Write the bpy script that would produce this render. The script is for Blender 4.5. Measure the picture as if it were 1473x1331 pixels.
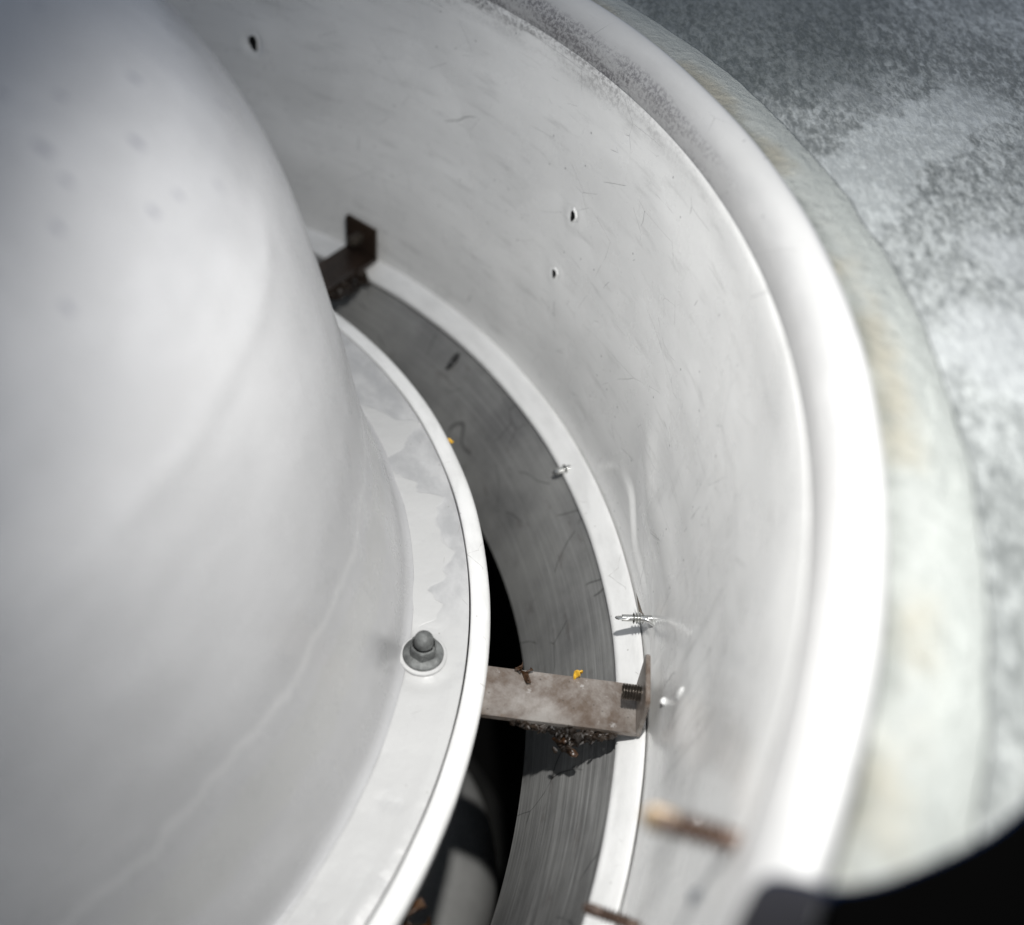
import bpy, bmesh, math, random
from mathutils import Vector, noise, Matrix
random.seed(7)
for o in list(bpy.data.objects): bpy.data.objects.remove(o)
S = bpy.context.scene
U = 0.3                                   # one model unit (radius of the hub flange) = 0.3 m
V = Vector
# ------------------------------------------------------------------ camera
CAM = V((1.3144, 0.0, 1.2951))
cd = V((-0.45652, 0.53605, -0.71010)); cr = V((0.70075, 0.70841, 0.08427)); cu = V((-0.54822, 0.45913, 0.69904))
cam_data = bpy.data.cameras.new('camera'); cam = bpy.data.objects.new('camera', cam_data)
S.collection.objects.link(cam)
m = Matrix((cr, cu, -cd)).transposed().to_4x4(); m.translation = CAM * U
cam.matrix_world = m
cam_data.sensor_width = 36; cam_data.lens = 36 * 1502.5 / 1473
cam_data.clip_start = 0.01; cam_data.clip_end = 50
cam_data.dof.use_dof = True; cam_data.dof.focus_distance = 1.62 * U; cam_data.dof.aperture_fstop = 3.7
S.camera = cam
# ------------------------------------------------------------------ world, lamp, exposure
W = bpy.data.worlds.new('World'); S.world = W; W.use_nodes = True
bg = W.node_tree.nodes['Background']; bg.inputs[0].default_value = (0.72, 0.82, 1.0, 1); bg.inputs[1].default_value = 0.31
S.view_settings.view_transform = 'Standard'; S.view_settings.look = 'None'; S.view_settings.exposure = 0
ld = bpy.data.lights.new('torch', 'SPOT'); lo = bpy.data.objects.new('torch', ld); S.collection.objects.link(lo)
LP = CAM + cd * 0.33 + cu * 0.42 + cr * 0.09
ld.energy = 8.3; ld.shadow_soft_size = 0.007; ld.spot_size = math.radians(120); ld.spot_blend = 1.0
ld.color = (1.0, 0.985, 0.955)
lo.location = LP * U
AIM = V((0.95, 1.00, 0.1))
lo.rotation_euler = (AIM - LP).to_track_quat('-Z', 'Y').to_euler()
# ------------------------------------------------------------------ node helpers
def new_mat(name):
    m = bpy.data.materials.new(name); m.use_nodes = True
    nt = m.node_tree; b = nt.nodes['Principled BSDF']
    return m, nt, b
def N(nt, t, ins=None, **kw):
    n = nt.nodes.new(t)
    for k, v in kw.items(): setattr(n, k, v)
    for k, v in (ins or {}).items():
        s = n.inputs[k]
        if hasattr(v, 'node') and not isinstance(v, (int, float, tuple)): nt.links.new(v, s)
        else: s.default_value = v
    return n
def math_(nt, op, a, b=0.0, c=None, clamp=False):
    d = {0: a, 1: b}
    if c is not None: d[2] = c
    return N(nt, 'ShaderNodeMath', d, operation=op, use_clamp=clamp).outputs[0]
def mix(nt, f, a, b):
    n = nt.nodes.new('ShaderNodeMix'); n.data_type = 'RGBA'
    for k, v in ((0, f), (6, a), (7, b)):
        if isinstance(v, (int, float, tuple)): n.inputs[k].default_value = v if not isinstance(v, tuple) else (*v[:3], 1)
        else: nt.links.new(v, n.inputs[k])
    return n.outputs[2]
def ramp(nt, f, lo_, hi_, a=0.0, b=1.0):
    n = N(nt, 'ShaderNodeMapRange', {0: f, 1: lo_, 2: hi_, 3: a, 4: b}); n.interpolation_type = 'SMOOTHSTEP'
    return n.outputs[0]
def uv(nt): return N(nt, 'ShaderNodeTexCoord').outputs['UV']
def obc(nt): return N(nt, 'ShaderNodeTexCoord').outputs['Object']
def scaled(nt, vec, s, loc=(0, 0, 0), rot=(0, 0, 0)):
    return N(nt, 'ShaderNodeMapping', {0: vec, 1: loc, 2: rot, 3: s}).outputs[0]
def nz(nt, vec, scale, detail=4, rough=.55, dist=0.0):
    return N(nt, 'ShaderNodeTexNoise', {'Vector': vec, 'Scale': scale, 'Detail': detail, 'Roughness': rough, 'Distortion': dist}).outputs[0]
def voro(nt, vec, scale, feature='F1', out=0, rnd=1.0, dim='3D'):
    n = nt.nodes.new('ShaderNodeTexVoronoi'); n.feature = feature; n.voronoi_dimensions = dim
    nt.links.new(vec, n.inputs['Vector']); n.inputs['Scale'].default_value = scale; n.inputs['Randomness'].default_value = rnd
    return n.outputs[out]
def bump(nt, b, h, strength=.2, dist=.01, prev=None):
    n = N(nt, 'ShaderNodeBump', {'Strength': strength, 'Distance': dist, 'Height': h})
    if prev: nt.links.new(prev, n.inputs['Normal'])
    nt.links.new(n.outputs[0], b.inputs['Normal']); return n.outputs[0]
def scratches(nt, vec, scale, seedloc, thr=.008, amount=.54, dist=.35):
    """hairline curved scratches: thin borders of a warped cell pattern, kept only here and there"""
    v = scaled(nt, vec, (1, 1, 1), seedloc)
    w = N(nt, 'ShaderNodeTexNoise', {'Vector': v, 'Scale': scale * .8, 'Detail': 2}).outputs[1]
    v2 = N(nt, 'ShaderNodeVectorMath', {0: w, 1: (dist / scale * 2,) * 3}, operation='MULTIPLY').outputs[0]
    v3 = N(nt, 'ShaderNodeVectorMath', {0: v, 1: v2}, operation='ADD').outputs[0]
    d = voro(nt, v3, scale, 'DISTANCE_TO_EDGE')
    line = ramp(nt, d, 0.0, thr, 1.0, 0.0)
    keep = ramp(nt, nz(nt, v, scale * 1.7, 2), amount, amount + .05)
    return math_(nt, 'MULTIPLY', line, keep)
def specks(nt, vec, scale, r=.12, amount=.6):
    d = voro(nt, vec, scale, dim='2D')
    k = N(nt, 'ShaderNodeSeparateColor', {0: voro(nt, vec, scale, 'F1', 1, dim='2D')}).outputs[0]
    kk = math_(nt, 'GREATER_THAN', k, amount)
    rr = math_(nt, 'MULTIPLY', k, r)
    s = math_(nt, 'SUBTRACT', 1.0, math_(nt, 'DIVIDE', d, rr), clamp=True)
    return math_(nt, 'MULTIPLY', ramp(nt, s, 0, .6), kk)
def window(nt, x, a, b, s):
    return math_(nt, 'MULTIPLY', ramp(nt, x, a - s, a + s), ramp(nt, x, b - s, b + s, 1.0, 0.0))

# ------------------------------------------------------------------ materials
def paint_material(name, base=(.62, .62, .605), rough=.36, kind='wall'):
    m, nt, b = new_mat(name)
    u = uv(nt); sx = N(nt, 'ShaderNodeSeparateXYZ', {0: u}); ux, uy = sx.outputs[0], sx.outputs[1]
    col = mix(nt, ramp(nt, nz(nt, scaled(nt, u, (1, 3, 1)), 3.0, 6), .35, .7), tuple(c * .93 for c in base), tuple(min(1, c * 1.04) for c in base))
    grime = ramp(nt, nz(nt, scaled(nt, u, (1.6, 9, 1)), 5, 7, .65), .52, .75)
    col = mix(nt, math_(nt, 'MULTIPLY', grime, .34 if kind == 'wall' else .22), col, (.36, .36, .35))
    sc = scratches(nt, scaled(nt, u, (1, 1.8, 1), rot=(0, 0, .35)), 4.2, (3, 1, 0), .003, .50, .12)
    sc2 = scratches(nt, scaled(nt, u, (.7, 1.6, 1), rot=(0, 0, -.4)), 8, (7, 4, 0), .005, .56, .1)
    sc = math_(nt, 'MAXIMUM', sc, sc2)
    sp = specks(nt, u, 22, .06, .86)
    mark = math_(nt, 'MULTIPLY', math_(nt, 'MAXIMUM', sc, sp), .6)
    if kind == 'wall':
        # worn, sooty, speckled band below the rolled rim, heaviest on the far side
        band = ramp(nt, uy, .64, .685)
        far = math_(nt, 'MULTIPLY', ramp(nt, ux, 1.15, 1.85), ramp(nt, ux, 2.4, 2.9, 1, .2))
        sn = ramp(nt, nz(nt, u, 130, 3, .8), .38, .62)
        sm = ramp(nt, nz(nt, scaled(nt, u, (1, 5, 1)), 7, 5, .7), .30, .62)
        wear = math_(nt, 'MULTIPLY', math_(nt, 'MULTIPLY', band, far), math_(nt, 'MULTIPLY', sm, ramp(nt, sn, 0, 1, .35, 1)))
        near = math_(nt, 'MULTIPLY', ramp(nt, uy, .675, .70), ramp(nt, nz(nt, scaled(nt, u, (2, 5, 1)), 9, 5, .7), .38, .6))
        wear = math_(nt, 'MAXIMUM', wear, math_(nt, 'MULTIPLY', near, .20))
        col = mix(nt, math_(nt, 'MULTIPLY', wear, .88), col, (.13, .125, .125))
        smz = math_(nt, 'MULTIPLY', window(nt, ux, .55, 1.10, .12), window(nt, uy, .11, .42, .08))
        smn = ramp(nt, nz(nt, scaled(nt, u, (13, 1.6, 1), (2, 3, 0)), 2.2, 6, .65, .4), .50, .72)
        col = mix(nt, math_(nt, 'MULTIPLY', math_(nt, 'MULTIPLY', smz, smn), .55), col, (.30, .30, .295))
        # big faint wipe stain with scalloped border
        st = ramp(nt, math_(nt, 'ADD', math_(nt, 'MULTIPLY', uy, 1.2), nz(nt, u, 2.2, 3)), 1.02, 1.04)
        col = mix(nt, math_(nt, 'MULTIPLY', st, .10), col, (.42, .42, .41))
    if kind == 'rim':
        far = math_(nt, 'MULTIPLY', ramp(nt, ux, 1.0, 1.62), ramp(nt, ux, 2.4, 2.9, 1, .2))
        sn = ramp(nt, nz(nt, u, 150, 3, .8), .38, .62)
        sm = ramp(nt, nz(nt, scaled(nt, u, (1, 6, 1)), 7, 6, .7), .36, .60)
        wb = math_(nt, 'ADD', uy, math_(nt, 'MULTIPLY', math_(nt, 'SUBTRACT', nz(nt, scaled(nt, u, (1, 3, 1)), 5, 4), .5), .03))
        band = math_(nt, 'MAXIMUM', ramp(nt, wb, .032, .052, 1, 0), math_(nt, 'MULTIPLY', ramp(nt, wb, .04, .075, .5, 0), ramp(nt, nz(nt, scaled(nt, u, (3, 60, 1)), 4, 4, .7), .5, .65)))
        wear = math_(nt, 'MULTIPLY', math_(nt, 'MULTIPLY', band, far), math_(nt, 'MULTIPLY', ramp(nt, sm, 0, 1, .45, 1), ramp(nt, sn, 0, 1, .35, 1)))
        near = math_(nt, 'MULTIPLY', ramp(nt, wb, .040, .066, 1, 0), ramp(nt, nz(nt, scaled(nt, u, (2, 5, 1)), 9, 6, .75), .25, .6, .55, 1))
        wear = math_(nt, 'MAXIMUM', wear, math_(nt, 'MULTIPLY', near, .27))
        col = mix(nt, math_(nt, 'MULTIPLY', wear, .92), col, (.12, .115, .12))
    if kind == 'body':
        wob = math_(nt, 'ADD', uy, math_(nt, 'MULTIPLY', math_(nt, 'SUBTRACT', nz(nt, scaled(nt, u, (2.5, 1, 1)), 2.4, 5, .6), .5), .10))
        b1 = window(nt, wob, .135, .215, .003); b2 = window(nt, wob, .262, .275, .007)
        col = mix(nt, math_(nt, 'MULTIPLY', b1, .40), col, (.40, .40, .385))
        col = mix(nt, math_(nt, 'MULTIPLY', b2, .22), col, (.74, .74, .73))
        blots = math_(nt, 'MULTIPLY', specks(nt, scaled(nt, u, (1, 1, 1), (.1, .3, 0)), 11, .17, .45), ramp(nt, uy, .70, .82))
        col = mix(nt, math_(nt, 'MULTIPLY', blots, .7), col, (.20, .20, .23))
        mark = math_(nt, 'MULTIPLY', mark, .25)
    col = mix(nt, mark, col, (.16, .16, .16))
    nt.links.new(col, b.inputs['Base Color'])
    b.inputs['Coat Weight'].default_value = .5 if kind == 'body' else .6; b.inputs['Coat Roughness'].default_value = .26 if kind == 'body' else .22; b.inputs['Coat IOR'].default_value = 1.6
    r_ = ramp(nt, nz(nt, u, 14, 5), .3, .75, rough - .07, rough + .12)
    nt.links.new(r_, b.inputs['Roughness'])
    b.inputs['Specular IOR Level'].default_value = .5
    n1 = bump(nt, b, nz(nt, u, 3.5, 2), .35, .006)
    n2 = bump(nt, b, nz(nt, u, 90, 3), .05, .002, n1)
    bump(nt, b, math_(nt, 'MULTIPLY', sc, -1), .25, .0006, n2)
    return m
def flange_material():
    m, nt, b = new_mat('flange_paint')
    u = uv(nt); sx = N(nt, 'ShaderNodeSeparateXYZ', {0: u}); ux, uy = sx.outputs[0], sx.outputs[1]   # ux = azimuth in radians, uy = radius
    zinc = mix(nt, ramp(nt, nz(nt, scaled(nt, u, (6, 9, 1)), 2.5, 5, .6), .35, .7), (.38, .382, .385), (.50, .50, .50))
    white = (.49, .49, .485)
    edge = math_(nt, 'ADD', .822, math_(nt, 'MULTIPLY', nz(nt, scaled(nt, u, (5.0, .6, 1)), 2.0, 2.5, .45, .6), .19))
    edge = math_(nt, 'SUBTRACT', edge, math_(nt, 'MULTIPLY', ramp(nt, ux, 1.25, 1.5), .06))
    film = ramp(nt, math_(nt, 'SUBTRACT', edge, uy), -.003, .003)
    near = ramp(nt, ux, .74, .86, 1, 0)                  # near side: all white
    nearmask = math_(nt, 'MAXIMUM', film, math_(nt, 'MULTIPLY', near, ramp(nt, nz(nt, scaled(nt, u, (6, 6, 1)), 3, 5, .6), .25, .45, .55, 1)))
    col = mix(nt, nearmask, zinc, white)
    blot = ramp(nt, nz(nt, scaled(nt, u, (14, 14, 1)), 1.5, 6, .7), .6, .72)
    col = mix(nt, math_(nt, 'MULTIPLY', blot, .25), col, (.40, .40, .41))
    sp = math_(nt, 'MAXIMUM', specks(nt, scaled(nt, u, (1, 1, 1)), 30, .06, .86), scratches(nt, u, 9, (1, 2, 0), .006, .60))
    col = mix(nt, math_(nt, 'MULTIPLY', sp, .5), col, (.2, .19, .17))
    nt.links.new(col, b.inputs['Base Color'])
    b.inputs['Roughness'].default_value = .38; b.inputs['Metallic'].default_value = .0
    n1 = bump(nt, b, nz(nt, scaled(nt, u, (9, 9, 1)), 1.0, 4), .35, .006)
    bump(nt, b, nearmask, .35, .0007, n1)
    return m
def rim_material():
    m, nt, b = new_mat('rim_paint')
    u = uv(nt)
    col = mix(nt, ramp(nt, nz(nt, scaled(nt, u, (1, 3, 1)), 9, 6, .6), .4, .7), (.76, .76, .75), (.66, .66, .65))
    sp = math_(nt, 'MAXIMUM', specks(nt, u, 26, .06, .86), scratches(nt, u, 12, (3, 2, 0), .01, .6))
    col = mix(nt, math_(nt, 'MULTIPLY', sp, .5), col, (.25, .24, .22))
    nt.links.new(col, b.inputs['Base Color']); b.inputs['Roughness'].default_value = .42
    bump(nt, b, nz(nt, u, 25, 4), .12, .003)
    return m
def throat_material():
    m, nt, b = new_mat('dull_aluminium')
    u = uv(nt); sx = N(nt, 'ShaderNodeSeparateXYZ', {0: u}); ux = sx.outputs[0]
    base = mix(nt, ramp(nt, nz(nt, u, 4, 6, .6), .3, .7), (.165, .165, .164), (.31, .31, .30))
    st = ramp(nt, nz(nt, scaled(nt, u, (1.4, 38, 1)), 3, 6, .7, .3), .42, .72)
    st2 = ramp(nt, nz(nt, scaled(nt, u, (1.2, 110, 1), (4, 0, 0)), 3, 4, .7, .2), .45, .7)
    nearm = ramp(nt, ux, .6, 1.35, 1.0, .35)
    col = mix(nt, math_(nt, 'MULTIPLY', math_(nt, 'MULTIPLY', st, nearm), .55), base, (.50, .50, .49))
    col = mix(nt, math_(nt, 'MULTIPLY', math_(nt, 'MULTIPLY', st2, nearm), .45), col, (.07, .07, .07))
    dn = math_(nt, 'MULTIPLY', ramp(nt, ux, .35, .85, 1, 0), ramp(nt, nz(nt, scaled(nt, u, (.8, 22, 1), (9, 2, 0)), 3, 5, .6, .2), .22, .56))
    col = mix(nt, math_(nt, 'MULTIPLY', dn, .97), col, (.06, .06, .058))  # near side darkened further: shade painted into the streaked metal
    cr_ = scratches(nt, u, 6, (2, 6, 0), .012, .5, .3)
    col = mix(nt, math_(nt, 'MULTIPLY', cr_, .7), col, (.05, .05, .05))
    sm = ramp(nt, nz(nt, scaled(nt, u, (1.5, 4, 1), rot=(0, 0, .5)), 9, 5, .6), .58, .7)
    col = mix(nt, math_(nt, 'MULTIPLY', sm, .35), col, (.10, .085, .08))
    nt.links.new(col, b.inputs['Base Color'])
    b.inputs['Metallic'].default_value = .25; b.inputs['Roughness'].default_value = .5
    n1 = bump(nt, b, nz(nt, scaled(nt, u, (1, 30, 1)), 4, 4), .15, .002)
    bump(nt, b, nz(nt, u, 5, 2), .3, .006, n1)
    return m
def galv_material():
    m, nt, b = new_mat('galvanised_zinc')
    o = scaled(nt, obc(nt), (1 / U,) * 3)
    w = N(nt, 'ShaderNodeTexNoise', {'Vector': o, 'Scale': 40.0, 'Detail': 3}).outputs[1]
    v = N(nt, 'ShaderNodeVectorMath', {0: o, 1: N(nt, 'ShaderNodeVectorMath', {0: w, 1: (.008,) * 3}, operation='MULTIPLY').outputs[0]}, operation='ADD').outputs[0]
    vs = scaled(nt, scaled(nt, v, (1, 1, 1), rot=(0, 0, -2.27)), (.58, 1, 1))
    c = N(nt, 'ShaderNodeSeparateColor', {0: voro(nt, vs, 88, 'F1', 1)})
    c2 = N(nt, 'ShaderNodeSeparateColor', {0: voro(nt, vs, 150, 'F1', 1)})
    gr = ramp(nt, nz(nt, scaled(nt, vs, (1, 1.5, 1)), 70, 3, .75, .3), .25, .75)
    k = math_(nt, 'ADD', math_(nt, 'MULTIPLY', c.outputs[0], .22), math_(nt, 'ADD', math_(nt, 'MULTIPLY', gr, .60), math_(nt, 'MULTIPLY', c2.outputs[1], .18)))
    big = nz(nt, scaled(nt, o, (1, 1.6, 1), rot=(0, 0, -.9)), 2.2, 4, .5)
    k2 = math_(nt, 'ADD', k, math_(nt, 'MULTIPLY', math_(nt, 'SUBTRACT', big, .5), 1.0))
    col = mix(nt, ramp(nt, k2, .08, 1.05), (.18, .192, .187), (.62, .645, .63))
    pale = ramp(nt, big, .56, .66)
    col = mix(nt, math_(nt, 'MULTIPLY', pale, .55), col, (.58, .60, .60))
    so = N(nt, 'ShaderNodeSeparateXYZ', {0: o}); wx = math_(nt, 'ADD', so.outputs[0], math_(nt, 'MULTIPLY', so.outputs[1], .09))
    wx = math_(nt, 'ADD', wx, math_(nt, 'MULTIPLY', math_(nt, 'SUBTRACT', nz(nt, o, 9, 5, .7), .5), .22))
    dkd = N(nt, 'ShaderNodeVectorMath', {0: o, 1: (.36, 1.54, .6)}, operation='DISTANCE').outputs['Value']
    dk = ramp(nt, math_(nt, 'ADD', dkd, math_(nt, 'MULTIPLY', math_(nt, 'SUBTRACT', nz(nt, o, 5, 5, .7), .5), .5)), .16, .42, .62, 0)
    col = mix(nt, dk, col, (.045, .058, .055))  # far patch darkened to paint in the dimmer light there
    gleam = math_(nt, 'MULTIPLY', window(nt, wx, .85, .98, .012), window(nt, so.outputs[1], 1.14, 1.66, .05))  # pale diagonal reflection painted into the zinc colour
    col = mix(nt, math_(nt, 'MULTIPLY', gleam, .42), col, (.66, .69, .68))
    nt.links.new(col, b.inputs['Base Color'])
    b.inputs['Metallic'].default_value = .35
    nt.links.new(ramp(nt, c2.outputs[0], 0, 1, .38, .6), b.inputs['Roughness'])
    bump(nt, b, k, .35, .0015)
    return m
def sealant_material():
    m, nt, b = new_mat('sealant')
    o = scaled(nt, obc(nt), (1 / U,) * 3)
    uy = N(nt, 'ShaderNodeSeparateXYZ', {0: uv(nt)}).outputs[1]
    st = ramp(nt, nz(nt, o, 6, 5, .6), .42, .62)
    col = mix(nt, st, (.33, .345, .33), (.30, .288, .24))
    out = ramp(nt, math_(nt, 'ADD', uy, math_(nt, 'MULTIPLY', nz(nt, o, 30, 4, .7), .03)), .045, .085)
    col = mix(nt, out, col, (.38, .40, .38))
    col = mix(nt, ramp(nt, nz(nt, o, 55, 5, .8), .45, .75, 0, .45), col, (.15, .165, .155))
    inn = math_(nt, 'MULTIPLY', ramp(nt, uy, .012, .035, 1, 0), ramp(nt, nz(nt, scaled(nt, o, (1, 1, 1), (5, 2, 0)), 8, 5, .7), .35, .6))
    col = mix(nt, math_(nt, 'MULTIPLY', inn, .75), col, (.10, .11, .10))
    nt.links.new(col, b.inputs['Base Color']); b.inputs['Roughness'].default_value = .5
    bump(nt, b, nz(nt, o, 40, 6, .75), .7, .004)
    return m
def plain(name, col, rough=.5, metal=0.0, var=.25, scale=60, bs=.2, spec=.5, bd=.001):
    m, nt, b = new_mat(name)
    o = obc(nt)
    f = ramp(nt, nz(nt, o, scale / U * .3, 5, .65), .3, .7)
    nt.links.new(mix(nt, f, tuple(c * (1 - var) for c in col), tuple(min(1, c * (1 + var)) for c in col)), b.inputs['Base Color'])
    b.inputs['Roughness'].default_value = rough; b.inputs['Metallic'].default_value = metal
    b.inputs['Specular IOR Level'].default_value = spec
    if bs: bump(nt, b, nz(nt, o, scale / U, 4), bs, bd)
    return m
def bracket_material():
    m, nt, b = new_mat('stained_steel')
    o = scaled(nt, obc(nt), (1 / U,) * 3)
    base = mix(nt, ramp(nt, nz(nt, o, 9, 8, .72, .15), .34, .66), (.12, .085, .062), (.36, .335, .31))
    base = mix(nt, ramp(nt, nz(nt, scaled(nt, o, (1, 1, 1), (3, 0, 0)), 16, 6, .7), .58, .70, 0, .7), base, (.17, .115, .07))
    base = mix(nt, ramp(nt, nz(nt, scaled(nt, o, (1, 1, 1), (0, 6, 0)), 24, 5, .7, .3), .62, .68, 0, .6), base, (.55, .53, .51))
    base = mix(nt, math_(nt, 'MULTIPLY', specks(nt, o, 60, .12, .85), .6), base, (.06, .05, .04))
    nt.links.new(base, b.inputs['Base Color'])
    b.inputs['Metallic'].default_value = .35; b.inputs['Roughness'].default_value = .42
    bump(nt, b, nz(nt, o, 60, 5), .2, .001)
    return m
M = dict(
    wall=paint_material('duct_paint', (.84, .84, .825), .30, 'wall'),
    body=paint_material('hub_paint', (.42, .42, .425), .30, 'body'),
    ledge=rim_material(), flange=flange_material(), throat=throat_material(), galv=galv_material(), seal=sealant_material(),
    bracket=bracket_material(),
    rust_dark=plain('dark_bracket_rust', (.032, .021, .015), .35, .3, .5, 30),
    nut=plain('zinc_cast', (.15, .155, .152), .62, .4, .45, 130, .6, .5, .0015),
    screw=plain('bright_steel', (.62, .62, .60), .22, .95, .1, 60, .1),
    darkscrew=plain('black_screw', (.03, .03, .03), .4, .4, .3),
    rustscrew=plain('rusty_screw', (.085, .05, .034), .5, .2, .5, 50, .4),
    tan=plain('pale_tan_tip', (.27, .20, .125), .4, .3, .3, 50, .2),
    stud=plain('oily_steel', (.10, .085, .07), .3, .7, .5, 60),
    void=plain('void_shade', (.022, .022, .021), .8, 0, .2),  # near-black colour paints in the deep shade of the gap
    low=plain('dim_grey_metal', (.72, .72, .70), .45, .2, .12, 20),
    black=plain('corner_shade_black', (.0012, .0012, .0012), 1, 0, .1, 40, .1, 0),  # black shade of the corner, carried by the added slab
    washer=plain('washer_paint', (.50, .50, .495), .45, 0, .15, 40, .3),
    charcoal=plain('rim_shade_charcoal', (.012, .012, .015), .8, 0, .3, 40, .3, .15),  # shade across the rim, put into the added slab's colour
    navy=plain('navy_fringe', (.001, .008, .03), .9, 0, .1, 40, 0, 0),  # blue fringe of the shade, added along the slab's edge
    hole=plain('hole_dark', (.008, .008, .008), .9, 0, .1, 40, 0, .1),
    muck=plain('wet_muck', (.016, .010, .006), .5, 0, .8, 60, .6),
    leaf=plain('brown_leaf', (.05, .025, .012), .35, 0, .6, 60, .3),
    yellow=plain('yellow_leaf', (.62, .36, .03), .4, 0, .3, 60, .3),
    swarf=plain('swarf', (.7, .7, .69), .25, .9, .1, 60, .1),
)
# ------------------------------------------------------------------ object helpers
def P(r, az, z): a = math.radians(az); return V((r * math.cos(a), r * math.sin(a), z))
def mesh_obj(name, verts, faces, mat, parent=None, smooth=True, uvs=None, auto=None):
    """verts in model units; the object's origin is put at the middle of the part"""
    me = bpy.data.meshes.new(name)
    c = V((0, 0, 0))
    base = parent.location / U if parent is not None else c
    me.from_pydata([(v - base) * U for v in map(V, verts)], [], faces)
    if uvs:
        l = me.uv_layers.new(name='UVMap')
        for lp in me.loops: l.data[lp.index].uv = uvs[lp.index] if isinstance(uvs, list) and len(uvs) == len(me.loops) else uvs[lp.vertex_index]
    me.materials.append(mat)
    if smooth: me.shade_smooth()
    if auto: me.set_sharp_from_angle(angle=math.radians(auto))
    o = bpy.data.objects.new(name, me); S.collection.objects.link(o)
    if parent is not None: o.parent = parent
    return o
def thing(name, label, cat, loc=V((0, 0, 0)), group=None):
    o = bpy.data.objects.new(name, None); S.collection.objects.link(o); o.location = loc * U
    o.empty_display_size = .05
    o['label'] = label; o['category'] = cat
    if group: o['group'] = group
    return o
def tag(o, label, cat, group=None):
    o['label'] = label; o['category'] = cat
    if group: o['group'] = group
    return o
def smooth_profile(pts, sub=4, closed=False):
    out = []
    n = len(pts)
    for i in range(n - 1):
        p0 = pts[max(i - 1, 0)]; p1 = pts[i]; p2 = pts[i + 1]; p3 = pts[min(i + 2, n - 1)]
        for k in range(sub):
            t = k / sub
            out.append(tuple(.5 * ((2 * b) + (-a + c) * t + (2 * a - 5 * b + 4 * c - d) * t * t + (-a + 3 * b - 3 * c + d) * t ** 3)
                             for a, b, c, d in zip(p0, p1, p2, p3)))
    out.append(pts[-1]); return out
def revolve(name, prof, mat, parent=None, n=720, disp=None, uvmode='arc', auto=None, closed=True, a0=-180, a1=180):
    """surface of revolution; closed=True joins the last profile point to the first"""
    full = abs(a1 - a0) >= 360
    cols = n if full else n + 1
    verts = []; arc = [0]
    for i in range(1, len(prof)): arc.append(arc[-1] + math.dist(prof[i - 1], prof[i]))
    K = len(prof)
    for j in range(cols):
        az = a0 + (a1 - a0) * j / n
        for i, (r, z) in enumerate(prof):
            if disp: dr, dz = disp(az, r, z, i); verts.append(P(r + dr, az, z + dz))
            else: verts.append(P(r, az, z))
    faces = []; luv = []
    KK = K if closed else K - 1
    for j in range(n):
        j2 = (j + 1) % cols
        for i in range(KK):
            i2 = (i + 1) % K
            faces.append((j * K + i, j * K + i2, j2 * K + i2, j2 * K + i))
            aa = math.radians(a0 + (a1 - a0) * j / n); ab = math.radians(a0 + (a1 - a0) * (j + 1) / n)
            if uvmode == 'arc': v1 = arc[i]; v2 = arc[i2] if i2 else arc[i] + .01; s = 1.25
            else: v1 = prof[i][0]; v2 = prof[i2][0]; s = 1.0
            luv += [(aa * s, v1), (aa * s, v2), (ab * s, v2), (ab * s, v1)]
    return mesh_obj(name, verts, faces, mat, parent, True, luv, auto)
def g(x, c, s): return math.exp(-((x - c) / s) ** 2)
def sst(x, a, b):
    t = max(0, min(1, (x - a) / (b - a))); return t * t * (3 - 2 * t)
def cyl_between(verts, faces, a, b, ra, rb, n=12, cap=True):
    ax = (b - a).normalized(); t = ax.orthogonal().normalized(); s = ax.cross(t); k = len(verts)
    for c, r in ((a, ra), (b, rb)):
        for i in range(n): q = 2 * math.pi * i / n; verts.append(c + (t * math.cos(q) + s * math.sin(q)) * r)
    for i in range(n): faces.append((k + i, k + (i + 1) % n, k + n + (i + 1) % n, k + n + i))
    if cap: faces.append(tuple(k + i for i in range(n))[::-1]); faces.append(tuple(k + n + i for i in range(n)))
def lathe_axis(o, ax, prof, n=24, flat=None):
    """revolve (along, radius) pairs about an axis through o"""
    ax = ax.normalized(); t = ax.orthogonal().normalized(); s = ax.cross(t); verts = []; faces = []
    for (h, r) in prof:
        for i in range(n):
            q = 2 * math.pi * i / n; verts.append(o + ax * h + (t * math.cos(q) + s * math.sin(q)) * r)
    for j in range(len(prof) - 1):
        for i in range(n): faces.append((j * n + i, j * n + (i + 1) % n, (j + 1) * n + (i + 1) % n, (j + 1) * n + i))
    faces.append(tuple(range(n))[::-1]); k = (len(prof) - 1) * n; faces.append(tuple(k + i for i in range(n)))
    return verts, faces
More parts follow.
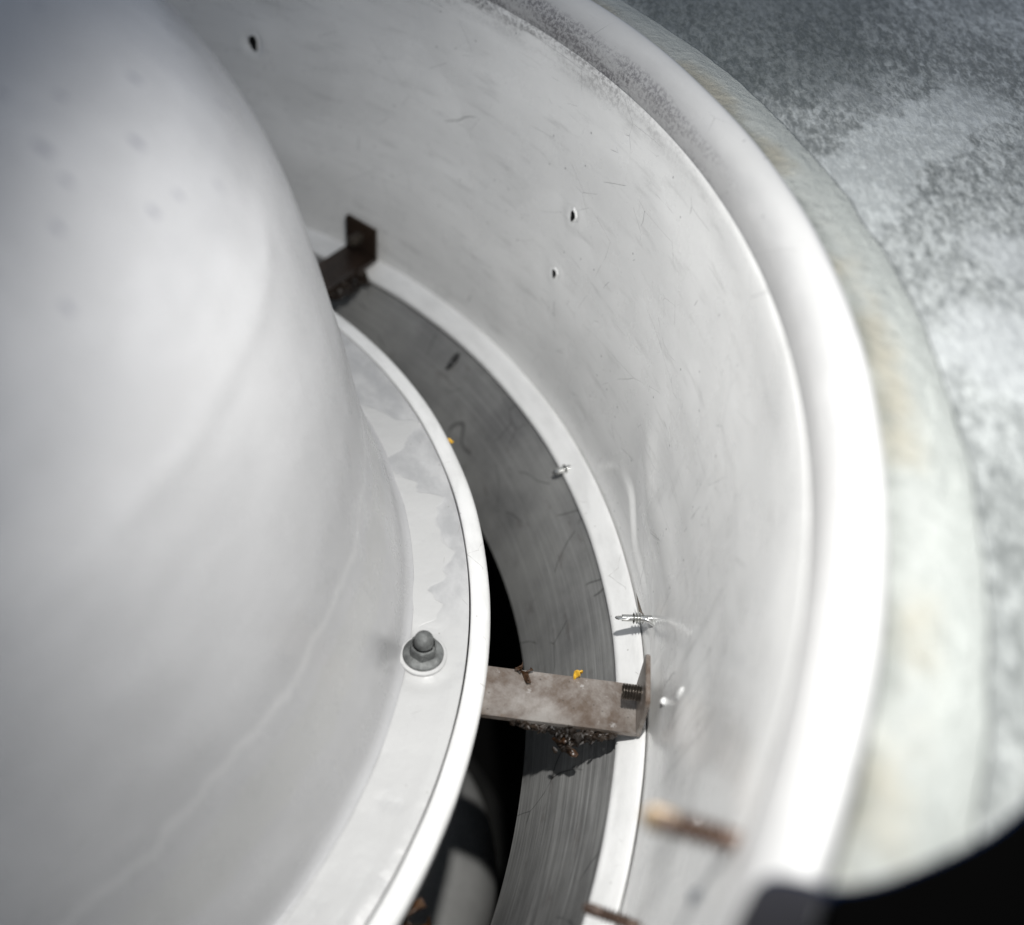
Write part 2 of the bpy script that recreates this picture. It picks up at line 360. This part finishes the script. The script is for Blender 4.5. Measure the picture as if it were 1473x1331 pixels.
# ------------------------------------------------------------------ outer duct housing
duct = thing('duct_housing', 'large round white painted duct wall with rolled rim curving round the central hub', 'duct')
def wall_disp(az, r, z, i):
    if i >= NI: return 0, 0
    p = V((math.cos(math.radians(az)) * 2.2, math.sin(math.radians(az)) * 2.2, z * 2.2))
    d = .0055 * noise.noise(p * 1.0) + .003 * noise.noise(p * 2.3 + V((5, 1, 2)))
    d *= sst(z, -.1, .1) * (1 - sst(z, .48, .565))
    d += .0045 * noise.noise(V((az * .16, z * 1.3, 3))) * sst(az, 8, 20) * (1 - sst(az, 52, 70)) * sst(z, .04, .16) * (1 - sst(z, .45, .56))
    # buckled fold low on the wall beside the bracket
    w = sst(az, 41, 47) * (1 - sst(az, 56, 60))
    z0 = -.002 + .055 * sst(az, 53, 57.5)
    d += w * .0055 * (math.exp(-((z - z0) / .048) ** 1.5) if z > z0 else sst(z, z0 - .020, z0))
    d -= w * .005 * g(z, z0 + .095, .045)
    d += -.006 * g(az, 47, 2.2) * g(z, .015, .03)
    d += .006 * g(az, 30, 5) * g(z, .25, .1) - .005 * g(az, 36, 3.2) * g(z, .13, .05)
    # puckered metal round screw holes and screws
    for (ha, hz, s, k) in ((74.8, .324, .010, .005), (75.5, .197, .008, .005), (113.6, .328, .017, .011), (46.5, 0, .012, -.003)):
        dx = math.radians(az - ha) * 1.25; rr = math.hypot(dx, z - hz)
        if rr < .09: d += k * math.exp(-(rr / s) ** 2) - k * .5 * math.exp(-(rr / (s * 2.2)) ** 2)
    return d, 0
inner = []
zz = -.12
while zz < .575:
    rr = 1.2455 + (1.300 - 1.2455) * max(0, (zz + .05)) / .62 if zz > -.05 else 1.2455
    inner.append((rr, zz)); zz += .0065 if zz < .4 else .012
NI = len(inner)
outer = [(1.3045, .575), (1.316, .582), (1.312, .3), (1.26, -.12)]
revolve('wall', inner + outer, M['wall'], duct, 1080, wall_disp, auto=50)
# rolled rim bead
rimp = smooth_profile([(1.2998, .572), (1.3000, .5765), (1.3012, .585), (1.3045, .598), (1.3108, .610), (1.3195, .6205), (1.330, .6300), (1.342, .6355), (1.351, .633), (1.3565, .625), (1.357, .612), (1.352, .600), (1.340, .592), (1.320, .586), (1.308, .574)], 3)
def rim_disp(az, r, z, i):
    p = V((math.cos(math.radians(az)) * 5, math.sin(math.radians(az)) * 5, z * 3))
    k = sst(r, 1.302, 1.32)
    return k * .0022 * noise.noise(p), k * .0016 * noise.noise(p * 1.7 + V((3, 3, 3)))
rim_o = revolve('rolled_rim', rimp, paint_material('rim_wall_paint', (.45, .45, .445), .34, 'rim'), duct, 720, rim_disp, auto=60)
# inner ledge ring
lp = smooth_profile([(1.2080, -.087), (1.2040, -.084), (1.2035, -.0795), (1.2065, -.0745), (1.213, -.0695), (1.223, -.0615), (1.233, -.0540), (1.240, -.0505), (1.2435, -.053), (1.2435, -.07), (1.235, -.078), (1.22, -.084)], 3)
def led_disp(az, r, z, i):
    p = V((math.cos(math.radians(az)) * 4, math.sin(math.radians(az)) * 4, z))
    return .0012 * noise.noise(p * 2), .0012 * noise.noise(p * 1.3 + V((9, 0, 0)))
revolve('ledge_ring', lp, M['ledge'], duct, 720, led_disp)
# throat below the ledge
tp = [(1.2125 - .1315 * t / 14 - .010 * math.sin(math.pi * t / 14), -.0885 - .179 * t / 14) for t in range(15)]
tp += [(1.088, -.269), (1.150, -.18), (1.222, -.0895)]
def th_disp(az, r, z, i):
    if i > 14: return 0, 0
    p = V((math.cos(math.radians(az)) * 3, math.sin(math.radians(az)) * 3, z * 3))
    return .004 * noise.noise(p) * min(1, i / 4), 0
revolve('throat_wall', tp, M['throat'], duct, 540, th_disp, auto=40)
# dark lower casing
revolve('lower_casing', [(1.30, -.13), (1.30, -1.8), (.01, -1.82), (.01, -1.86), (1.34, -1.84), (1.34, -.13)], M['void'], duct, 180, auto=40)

# holes in the wall: pucker lip and dark opening
def screw_hole(az, z, w, h, tilt=0.0, lipmat='ledge'):
    c = P(1.0, az, 0); c.z = 0
    rad = 1.2455 + (1.300 - 1.2455) * (z + .05) / .62
    nrm = -P(1, az, 0); tz = V((0, 0, 1)); tx = nrm.cross(tz)
    cpt = P(rad, az, z) + V((0, 0, 0))
    tx2 = tx * math.cos(tilt) + tz * math.sin(tilt); tz2 = tz * math.cos(tilt) - tx * math.sin(tilt)
    verts = []; faces = []; n = 28
    rings = [(1.7, -.0030), (1.35, .0005), (1.1, .0022), (1.0, .0020), (.95, .0005)]
    for (k, hgt) in rings:
        for i in range(n):
            q = 2 * math.pi * i / n; jit = 1 + .12 * math.sin(3 * q + az) + .06 * math.sin(7 * q)
            verts.append(cpt + tx2 * math.cos(q) * w * k * jit + tz2 * math.sin(q) * h * k * jit + nrm * hgt)
    for j in range(len(rings) - 1):
        for i in range(n): faces.append((j * n + i, j * n + (i + 1) % n, (j + 1) * n + (i + 1) % n, (j + 1) * n + i))
    lip = mesh_obj('screw_hole', verts, faces, M['wall'], duct, uvs=[(math.radians(az) * 1.25, z + .12)] * len(verts))
    v2 = []
    for i in range(n):
        q = 2 * math.pi * i / n; jit = 1 + .12 * math.sin(3 * q + az) + .06 * math.sin(7 * q)
        v2.append(cpt + tx2 * math.cos(q) * w * .98 * jit + tz2 * math.sin(q) * h * .98 * jit + nrm * .0022)
    v2.append(cpt + nrm * .0016)
    o = mesh_obj('hole_opening', v2, [(i, (i + 1) % n, n) for i in range(n)], M['hole'], lip)
screw_hole(74.8, .324, .0062, .0105, .15)
screw_hole(75.5, .197, .0060, .0090, .1)
screw_hole(113.6, .328, .0095, .017, -.15)

# ------------------------------------------------------------------ galvanised sheet with sealant round the opening
sheet = thing('galvanised_sheet', 'mottled grey green galvanised metal sheet around the outer side of the round duct', 'metal sheet')
gp = [(1.345, .604), (1.345, .598), (4.2, .598), (4.2, .604)]
prof = [(1.350, .6045)] + [(1.36 + .06 * k, .6045) for k in range(40)] + [(3.8, .596), (1.350, .596)]
def gd(az, r, z, i):
    if z < .6: return 0, 0
    return 0, .010 * noise.noise(V((r * math.cos(math.radians(az)), r * math.sin(math.radians(az)), 0)) * 2.2) * sst(r, 1.42, 1.7)
revolve('sheet_panel', prof, M['galv'], sheet, 360, gd, auto=40)
sp_ = smooth_profile([(1.352, .6065), (1.362, .614), (1.378, .6160), (1.398, .6165), (1.414, .6145), (1.430, .6105), (1.447, .6065)], 4) + [(1.43, .606), (1.355, .606)]
def sd(az, r, z, i):
    a = math.radians(az); p = V((math.cos(a), math.sin(a), 0))
    k = sst(r, 1.37, 1.42)
    return k * (.004 * noise.noise(p * 7) + .004 * noise.noise(p * 26) + .002 * noise.noise(p * 90)), (.0035 * noise.noise(p * 16 + V((r * 20, 0, 0))) if z > .612 else 0)
revolve('sealant_bead', sp_, M['seal'], sheet, 720, sd)

# ------------------------------------------------------------------ central hub
hub = thing('fan_hub', 'big smooth white painted bell shaped hub filling the left side', 'fan hub')
bp = [(.884, .0062), (.877, .0088), (.8705, .0155), (.8655, .029), (.8615, .046), (.857, .068), (.849, .10), (.835, .15), (.822, .20), (.812, .25), (.804, .30), (.795, .35), (.784, .40), (.773, .45), (.761, .50), (.748, .55),
      (.733, .60), (.714, .65), (.688, .70), (.655, .75), (.610, .80), (.545, .845), (.45, .885), (.30, .915), (.12, .93), (.004, .932)]
body = smooth_profile(bp, 4)
RIDGE = [(17, .60), (24, .60), (33, .62), (42, .635), (52, .68)]
def body_disp(az, r, z, i):
    a = math.radians(az); p = V((math.cos(a), math.sin(a), z))
    d = (.006 * noise.noise(p * 1.6) + .003 * noise.noise(p * 3.5 + V((4, 4, 1)))) * sst(z, .1, .3)
    if 10 < az < 60:
        for (a1, z1), (a2, z2) in zip(RIDGE, RIDGE[1:]):
            if a1 <= az < a2:
                zr = z1 + (z2 - z1) * (az - a1) / (a2 - a1)
                d += .0028 * g(z, zr, .012) * sst(az, 10, 20) * (1 - sst(az, 45, 55))
    return d, 0
revolve('bell', [(.884, .0040)] + body, M['body'], hub, 720, body_disp, closed=False)
NUTS = [41.0, 101.0, 161.0, -139.0, -79.0, -19.0]
fprof = [(.80, .004), (.83, .0045), (.84, .0048)] + [(.850 + .1180 * k / 14, .005 + (.0015 if k in (12, 13) else 0)) for k in range(15)] + [(.9686, .002), (.9686, -.020), (.80, -.020)]
def fl_disp(az, r, z, i):
    if z < .004 or r > .962: return 0, 0
    a = math.radians(az); p = V((math.cos(a) * r, math.sin(a) * r, 0))
    d = .0035 * noise.noise(p * 7) + .0015 * noise.noise(p * 17)
    d *= (1 - sst(r, .945, .962))
    for na in NUTS:
        dx = math.radians((az - na + 180) % 360 - 180) * .906; rr = math.hypot(dx, r - .906)
        if rr < .1: d += .0045 * math.exp(-(rr / .034) ** 6) - .003 * g(rr, .048, .012)
    return 0, d
revolve('flange_plate', fprof, M['flange'], hub, 900, fl_disp, uvmode='radial', auto=50)
rb = smooth_profile([(.9708, -.02), (.9705, .0015), (.972, .0065), (.978, .0085), (.988, .0085), (.996, .0060), (1.0005, .000), (1.001, -.010), (1.0, -.026), (.994, -.032), (.98, -.032)], 3)
revolve('flange_rim', rb, M['ledge'], hub, 720, lambda az, r, z, i: (.0008 * noise.noise(V((math.cos(math.radians(az)) * 9, math.sin(math.radians(az)) * 9, 0))), 0))
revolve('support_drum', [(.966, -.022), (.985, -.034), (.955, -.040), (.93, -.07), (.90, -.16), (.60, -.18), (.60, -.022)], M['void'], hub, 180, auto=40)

# acorn nut on the flange
def acorn_nut(az):
    """flanged dome nut with a white painted washer"""
    c = P(.906, az, .0095); up = V((0, 0, 1))
    t = thing('acorn_nut', 'dull grey domed hex nut standing on the white hub flange' if az > 0 else 'dull grey domed hex nut', 'nut', c)
    v, f = lathe_axis(c, up, [(-.004, .0345), (.0, .0350), (.0015, .0338), (.0022, .030), (.0022, .02)], 40)
    mesh_obj('washer', v, f, M['washer'], t, auto=40, uvs=[(p.x * 3, p.y * 3) for p in v])
    v, f = lathe_axis(c, up, [(.0023, .0298), (.0050, .0300), (.0068, .0288), (.0088, .024), (.0098, .0205)], 40)
    mesh_obj('nut_flange', v, f, M['nut'], t)
    v = []; f = []; n = 48
    rows = [(.009, 1), (.024, 1), (.0268, .965), (.0285, .88), (.0292, .80)]
    for h, k in rows:
        for i in range(n):
            q = 2 * math.pi * i / n; qq = (q + .52 - math.radians(az)) % (math.pi / 3) - math.pi / 6
            rr = .0180 / math.cos(qq)
            rr = min(rr, .0204)
            if k < 1: rr = min(rr, .0204 * k)
            v.append(c + V((math.cos(q), math.sin(q), 0)) * rr + up * h)
    for j in range(len(rows) - 1):
        for i in range(n): f.append((j * n + i, j * n + (i + 1) % n, (j + 1) * n + (i + 1) % n, (j + 1) * n + i))
    mesh_obj('hex_body', v, f, M['nut'], t, auto=25)
    v, f = lathe_axis(c, up, [(.0285, .0145), (.032, .0142)] + [(.038 + .0135 * math.sin(a_), .0140 * math.cos(a_)) for a_ in [k * math.pi / 2 / 9 for k in range(9)]] + [(.0515, .0006)], 32)
    mesh_obj('dome', v, f, M['nut'], t)
    return t
acorn_nut(41.0)

# ------------------------------------------------------------------ brackets (bar + upturned tab + stud)
def bracket(az, mat, label, square=False):
    er = P(1, az, 0); et = P(1, az + 90, 0); up = V((0, 0, 1))
    t = thing('bracket', label, 'bracket', P(1.1, az, -.04), 'brackets between hub and duct wall')
    hw = .0425; th = .006
    # bar, slightly dished, with a lip along its lower edge
    v = []; f = []; nx = 26; ny = 8
    for j in range(2):
        for a in range(nx + 1):
            x = .945 + (1.226 - .945) * a / nx
            for b in range(ny + 1):
                y = -hw + 2 * hw * b / ny
                z = -.040 + .0008 * noise.noise(V((x * 20, y * 20, az)))
                if b == 0: z += .0030
                if b == 1: y = -hw + .0075
                v.append(er * x + et * y + up * (z if j == 0 else -.040 - th))
    K = (nx + 1) * (ny + 1)
    for a in range(nx):
        for b in range(ny):
            i = a * (ny + 1) + b
            f.append((i, i + ny + 1, i + ny + 2, i + 1)); f.append((K + i, K + i + 1, K + i + ny + 2, K + i + ny + 1))
    ring = [a * (ny + 1) for a in range(nx + 1)] + [nx * (ny + 1) + b for b in range(1, ny + 1)] + [a * (ny + 1) + ny for a in range(nx - 1, -1, -1)] + [b for b in range(ny - 1, 0, -1)]
    for k in range(len(ring)):
        p, q = ring[k], ring[(k + 1) % len(ring)]; f.append((p, K + p, K + q, q))
    mesh_obj('bar', v, f, mat, t, auto=40)
    # upturned tab with a clipped corner, bent from the bar end
    out = [(-hw, -.046), (-hw, .036), (-hw + .004, .043), (0, .0455), (hw - .005, .046), (hw, .041), (hw, -.046)]
    if square: out = [(-hw, -.046), (-hw, .034), (hw - .006, .040), (hw, .034), (hw, -.046)]
    def tabpt(y, z, x): return er * x + et * y + up * z
    v = [tabpt(y, z, 1.2262) for y, z in out] + [tabpt(y, z, 1.2330) for y, z in out]; n = len(out)
    f = [tuple(range(n)), tuple(range(2 * n - 1, n - 1, -1))] + [(i, n + i, n + (i + 1) % n, (i + 1) % n) for i in range(n)]
    o = mesh_obj('tab', v, f, mat, t, smooth=False)
    bm = bmesh.new(); bm.from_mesh(o.data)
    bmesh.ops.recalc_face_normals(bm, faces=bm.faces)
    bmesh.ops.bevel(bm, geom=bm.edges[:], offset=.0011 * U, segments=2, affect='EDGES'); bm.to_mesh(o.data); bm.free()
    # threaded stud
    base = P(1.229, az, .0) + et * .0015
    prof = []; L = .030; k = 0; h = 0
    while h < L:
        prof += [(h, .0094), (h + .0016, .0122), (h + .0024, .0122), (h + .0040, .0094)]; h += .0042
    prof += [(L, .0095), (L + .001, .006)]
    vv, ff = lathe_axis(base + er * .003, -er, prof, 24)
    for i, p in enumerate(vv):
        vv[i] = p + er * (.0012 * ((i % 24) / 24))
    s = mesh_obj('stud', vv, ff, M['stud'], t, auto=60)
    return t
b1 = bracket(40.1, M['bracket'], 'brown stained steel bracket joining hub to duct wall below the shiny screw')
b2 = bracket(100.3, M['rust_dark'], 'dark rusty bracket half hidden behind the hub, upper left of the gap', True)

# ------------------------------------------------------------------ self-drilling screws
def screw(base, dirv, L, rad, mat, label, name='drill_screw', thread_from=0.0, thread_to=.45):
    t = thing(name, label, 'screw', base, 'screws poking through the duct wall')
    prof = [(-.006, rad * .75), (0, rad * .75)]
    h = L * thread_from
    while h < L * thread_to:
        prof += [(h, rad * .72), (h + rad * .22, rad * 1.18), (h + rad * .44, rad * .72)]; h += rad * .62
    prof += [(max(h, L * thread_to), rad * .74), (L * .80, rad * .70)]
    v, f = lathe_axis(base, dirv, prof, 16)
    nb = mesh_obj('shank', v, f, mat, t, auto=50)
    ax = dirv.normalized(); tt = ax.orthogonal().normalized(); s = ax.cross(tt)
    v = []; f = []; n = 12
    for k, (h, w, d) in enumerate([(L * .62, .78, .74), (L * .72, .95, .42), (L * .90, .92, .36), (L * .97, .45, .30), (L, .06, .1)]):
        for i in range(n): q = 2 * math.pi * i / n; v.append(base + ax * h + (tt * math.cos(q) * w + s * math.sin(q) * d) * rad)
    if name == 'rusty_screw': mat = M['tan']
    for j in range(4):
        for i in range(n): f.append((j * n + i, j * n + (i + 1) % n, (j + 1) * n + (i + 1) % n, (j + 1) * n + i))
    f.append(tuple(4 * n + i for i in range(n)))
    mesh_obj('drill_point', v, f, mat, t, auto=35)
    return t
sc1 = screw(P(1.249, 46.4, .001), -P(1, 46.4, .0), .056, .0076, M['screw'], 'shiny silver drill point screw poking over the white ledge just above the brown bracket', thread_from=.2, thread_to=.52)
# short bent curl of swarf at its root and one torn splinter of wall metal
v = []; f = []
for k in range(14):
    t_ = k / 13; w = .0050 * (1 - .5 * t_)
    p = P(1.232 + .026 * t_, 46.35 - .6 * t_, .002 + .0035 * math.sin(t_ * 4.6))
    for q in range(10): aa = q * math.pi / 5; v.append(p + V((0, 0, 1)) * w * math.sin(aa) + P(1, 136, 0) * w * math.cos(aa))
for k in range(13):
    for q in range(10): f.append((k * 10 + q, k * 10 + (q + 1) % 10, (k + 1) * 10 + (q + 1) % 10, (k + 1) * 10 + q))
mesh_obj('swarf_curl', v, f, M['swarf'], sc1)
b0 = P(1.236, 46.8, .004); v = [b0 + P(1, 136, 0) * .003, b0 - P(1, 136, 0) * .003, b0 + P(.006, 226, .003), P(1.226, 48.0, .022)]
mesh_obj('metal_splinter', v, [(0, 1, 3), (1, 2, 3), (2, 0, 3), (0, 2, 1)], M['stud'], sc1, smooth=False)
screw(P(1.213, 65.0, -.072), -P(1, 70, 0) + V((0, 0, -.02)), .030, .0085, M['screw'], 'short silver screw tip just under the pale ledge ring, halfway round', thread_from=.1, thread_to=.2)
screw(P(1.201, 84.4, -.108), (-P(1, 90, 0) + V((0, 0, -.55))), .040, .0078, M['darkscrew'], 'small black screw on the dark throat wall, nearest the rusty bracket')
screw(P(1.297, 18.6, .545), -P(1, 27, 0) + V((0, 0, -.12)), .074, .0110, M['rustscrew'], 'blurred rusty brown screw poking from the near wall at lower right', 'rusty_screw', thread_from=.1, thread_to=.6)
screw(P(1.257, 23.0, .10), -P(1, 28, 0) + V((0, 0, .04)), .060, .0078, M['rustscrew'], 'rusty brown screw crossing the white ledge at the bottom edge', thread_from=.1, thread_to=.6)

# paint chips / blobs on the near wall
def blob(az, z, w, h, parent, off=.0):
    rad = 1.2455 + (1.300 - 1.2455) * (z + .05) / .62
    c = P(rad - .001, az, z); nrm = -P(1, az, 0); tz = V((0, 0, 1)); tx = nrm.cross(tz); v = []; f = []; n = 14
    for k, hh in ((1, -.002), (.9, .002), (.55, .0042), (.15, .005)):
        for i in range(n):
            q = 2 * math.pi * i / n; j = 1 + .2 * math.sin(2 * q + az) + .1 * math.sin(5 * q); v.append(c + tx * math.cos(q) * w * k * j + tz * math.sin(q) * h * k * j + nrm * hh)
    for j in range(3):
        for i in range(n): f.append((j * n + i, j * n + (i + 1) % n, (j + 1) * n + (i + 1) % n, (j + 1) * n + i))
    f.append(tuple(3 * n + i for i in range(n)))
    mesh_obj('paint_blob', v, f, M['ledge'], parent, uvs=[(0.3, .2)] * len(v))
blob(38.6, .040, .005, .005, duct); blob(36.7, .125, .006, .014, duct); blob(18.2, .45, .006, .012, duct); blob(24.0, .33, .005, .005, duct)

# ------------------------------------------------------------------ lower casing body seen through the gap
lc = C0 = V((.445, .555, -1.10))
v = []; f = []; nu = 96; nv = 48; R0 = .385
for j in range(nv + 1):
    th = math.pi * j / nv
    for i in range(nu):
        q = 2 * math.pi * i / nu; rr = R0 * (1 + .015 * noise.noise(V((math.cos(q), math.sin(q), th)) * 1.5))
        v.append(lc + V((rr * math.sin(th) * math.cos(q), rr * math.sin(th) * math.sin(q), rr * math.cos(th) * 1.0)))
for j in range(nv):
    for i in range(nu): f.append((j * nu + i, (j + 1) * nu + i, (j + 1) * nu + (i + 1) % nu, j * nu + (i + 1) % nu))
LOW = thing('motor_casing', 'dim rounded grey casing deep below the hub flange in the gap', 'motor casing', lc)
mesh_obj('casing_shell', v, f, M['low'], LOW)

# ------------------------------------------------------------------ leaves and muck
def crumple(c, size, n, mat, name, label, cat, stretch=(1, 1, 1), seed=1, top=True, parent=None, thick=.0012):
    rnd = random.Random(seed); v = []; f = []
    for k in range(n):
        cc = c + V((rnd.uniform(-1, 1) * stretch[0], rnd.uniform(-1, 1) * stretch[1], rnd.uniform(-1, 1) * stretch[2])) if n > 1 else c
        s = size * rnd.uniform(.5, 1.2)
        a = V((rnd.gauss(0, 1), rnd.gauss(0, 1), rnd.gauss(0, 1))).normalized(); b = a.orthogonal().normalized(); nn = a.cross(b)
        k0 = len(v); G = 4
        for side in (0, 1):
            for i in range(G):
                for j in range(G):
                    x = (i / (G - 1) - .5); y = (j / (G - 1) - .5); taper = 1 - .7 * abs(x) * 2 * rnd.uniform(.7, 1)
                    v.append(cc + a * x * s * 2 + b * y * s * taper * 1.2 + nn * (s * .5 * math.sin(x * 4 + k) * math.cos(y * 3 + k) + rnd.uniform(-.08, .08) * s + side * thick))
        for side in (0, 1):
            o_ = k0 + side * G * G
            for i in range(G - 1):
                for j in range(G - 1):
                    q = (o_ + i * G + j, o_ + (i + 1) * G + j, o_ + (i + 1) * G + j + 1, o_ + i * G + j + 1); f.append(q if side else q[::-1])
        ring = [i * G for i in range(G)] + [(G - 1) * G + j for j in range(1, G)] + [i * G + G - 1 for i in range(G - 2, -1, -1)] + [j for j in range(G - 2, 0, -1)]
        for i in range(len(ring)): p, q = k0 + ring[i], k0 + ring[(i + 1) % len(ring)]; f.append((p, q, q + G * G, p + G * G))
    o = mesh_obj(name, v, f, mat, parent)
    if parent is None: tag(o, label, cat)
    return o
def clump_on_path(pts, n, size, mat, name, label, cat, seed, jit=.006):
    """lump of muck: many overlapping wet flakes following a path"""
    rnd = random.Random(seed); v = []; f = []
    for k in range(n):
        t_ = rnd.random() * (len(pts) - 1); i = min(int(t_), len(pts) - 2); c = pts[i].lerp(pts[i + 1], t_ - i)
        c = c + V((rnd.gauss(0, jit), rnd.gauss(0, jit), rnd.gauss(0, jit * .7)))
        r = size * rnd.uniform(.4, 1.2); a = V((rnd.gauss(0, 1), rnd.gauss(0, 1), rnd.gauss(0, 1))).normalized(); b = a.orthogonal().normalized(); nn = a.cross(b)
        k0 = len(v); m_ = 6
        for (h, w) in ((-.35, .5), (0, 1), (.3, .45)):
            for j in range(m_):
                q = 2 * math.pi * j / m_; w2 = w * rnd.uniform(.6, 1.25)
                v.append(c + a * math.cos(q) * r * w2 * 1.5 + b * math.sin(q) * r * w2 + nn * h * r)
        for l in range(2):
            for j in range(m_): f.append((k0 + l * m_ + j, k0 + l * m_ + (j + 1) % m_, k0 + (l + 1) * m_ + (j + 1) % m_, k0 + (l + 1) * m_ + j))
        f.append(tuple(k0 + j for j in range(m_))[::-1]); f.append(tuple(k0 + 2 * m_ + j for j in range(m_)))
    o = mesh_obj(name, v, f, mat, None, smooth=False); o['kind'] = 'stuff'
    return tag(o, label, cat)
def bl(x, y, z): return P(1, 40.1, 0) * x + P(1, 130.1, 0) * y + V((0, 0, z))      # along the first bracket
clump_on_path([bl(1.05, -.043, -.047), bl(1.10, -.046, -.049), bl(1.15, -.048, -.050), bl(1.20, -.043, -.050)], 150, .0052, M['muck'], 'muck_clump', 'dark wet muck clinging along the lower edge of the brown bracket', 'muck', 3, .0030)
clump_on_path([bl(1.165, -.048, -.050), bl(1.14, -.052, -.062), bl(1.118, -.056, -.082)], 60, .0058, M['muck'], 'hanging_muck', 'crusty brown scrap of muck hanging furthest below the brown bracket', 'muck', 5, .003)
crumple(bl(1.128, -.055, -.068), .012, 5, M['leaf'], 'hanging_leaf_scrap', 'ragged brown leaf scrap caught in the muck under the brown bracket', 'leaf', (.014, .004, .010), 21)
crumple(bl(1.055, .040, -.034), .013, 4, M['leaf'], 'dead_leaf', 'dark brown curled leaf on top edge of the brown bracket near the hub', 'leaf', (.012, .006, .003), 4)
crumple(bl(1.137, .043, -.034), .0075, 2, M['yellow'], 'yellow_leaf_scrap', 'tiny bright yellow leaf scrap on the top edge of the brown bracket', 'leaf', (.003, .003, .002), 8)
crumple(P(1.004, 68.3, -.006), .007, 3, M['yellow'], 'orange_leaf_scrap', 'tiny orange scrap caught at the outer edge of the hub flange', 'leaf', (.003, .005, .004), 11)
crumple(P(1.000, 20.0, -.05), .022, 6, M['leaf'], 'wet_brown_leaf', 'wet dark brown leaf under the hub flange at the bottom edge', 'leaf', (.02, .02, .03), 13)
cl2 = lambda x, y, z: P(1, 100.3, 0) * x + P(1, 190.3, 0) * y + V((0, 0, z))
clump_on_path([cl2(1.08, -.046, -.055), cl2(1.14, -.046, -.06), cl2(1.19, -.04, -.055)], 130, .008, M['muck'], 'dark_muck_clump', 'black muck hanging under the rusty bracket behind the hub', 'muck', 9, .008)

# ------------------------------------------------------------------ added slab standing for the black shade over the corner
shade_slab = thing('corner_shade_slab', 'curved black slab added for the dark shade over sheet and rim in the bottom right corner', 'shade_slab', P(1.45, 12, .65))
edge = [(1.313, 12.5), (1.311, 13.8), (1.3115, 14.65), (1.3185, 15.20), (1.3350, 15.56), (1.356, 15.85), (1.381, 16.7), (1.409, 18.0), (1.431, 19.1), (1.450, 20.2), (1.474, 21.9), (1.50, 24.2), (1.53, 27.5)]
ep = [P(r, a, 0) for r, a in edge]
es = [ep[0]]
for i in range(len(ep) - 1):
    for k in range(1, 6):
        t_ = k / 5; p0 = ep[max(i - 1, 0)]; p1 = ep[i]; p2 = ep[i + 1]; p3 = ep[min(i + 2, len(ep) - 1)]
        es.append(.5 * ((2 * p1) + (p2 - p0) * t_ + (2 * p0 - 5 * p1 + 4 * p2 - p3) * t_ * t_ + (3 * p1 - p0 - 3 * p2 + p3) * t_ ** 3))
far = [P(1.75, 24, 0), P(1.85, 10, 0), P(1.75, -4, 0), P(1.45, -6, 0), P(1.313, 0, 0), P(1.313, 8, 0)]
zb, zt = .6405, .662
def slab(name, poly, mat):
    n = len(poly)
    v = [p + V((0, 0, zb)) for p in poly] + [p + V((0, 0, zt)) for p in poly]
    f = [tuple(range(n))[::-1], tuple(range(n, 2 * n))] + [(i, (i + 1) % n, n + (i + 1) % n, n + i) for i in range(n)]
    mesh_obj(name, v, f, mat, shade_slab, smooth=False)
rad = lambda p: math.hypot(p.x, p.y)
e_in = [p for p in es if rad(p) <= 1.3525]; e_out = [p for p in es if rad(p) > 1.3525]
slab('rim_shade', e_in + [P(1.354, 8, 0), P(1.354, 0, 0), P(1.313, 0, 0), P(1.313, 8, 0)], M['charcoal'])
slab('shade_sheet', e_out + far[:4] + [P(1.355, -4, 0), P(1.355, 0, 0), P(1.355, 8, 0), P(1.355, 14, 0)], M['black'])
v = []; f = []
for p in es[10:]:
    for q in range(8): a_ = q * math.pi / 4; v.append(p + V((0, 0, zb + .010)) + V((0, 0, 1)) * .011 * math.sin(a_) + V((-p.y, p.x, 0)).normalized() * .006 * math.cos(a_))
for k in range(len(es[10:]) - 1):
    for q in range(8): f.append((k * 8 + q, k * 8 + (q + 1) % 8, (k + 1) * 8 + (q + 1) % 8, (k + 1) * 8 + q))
mesh_obj('shade_fringe', v, f, M['navy'], shade_slab)
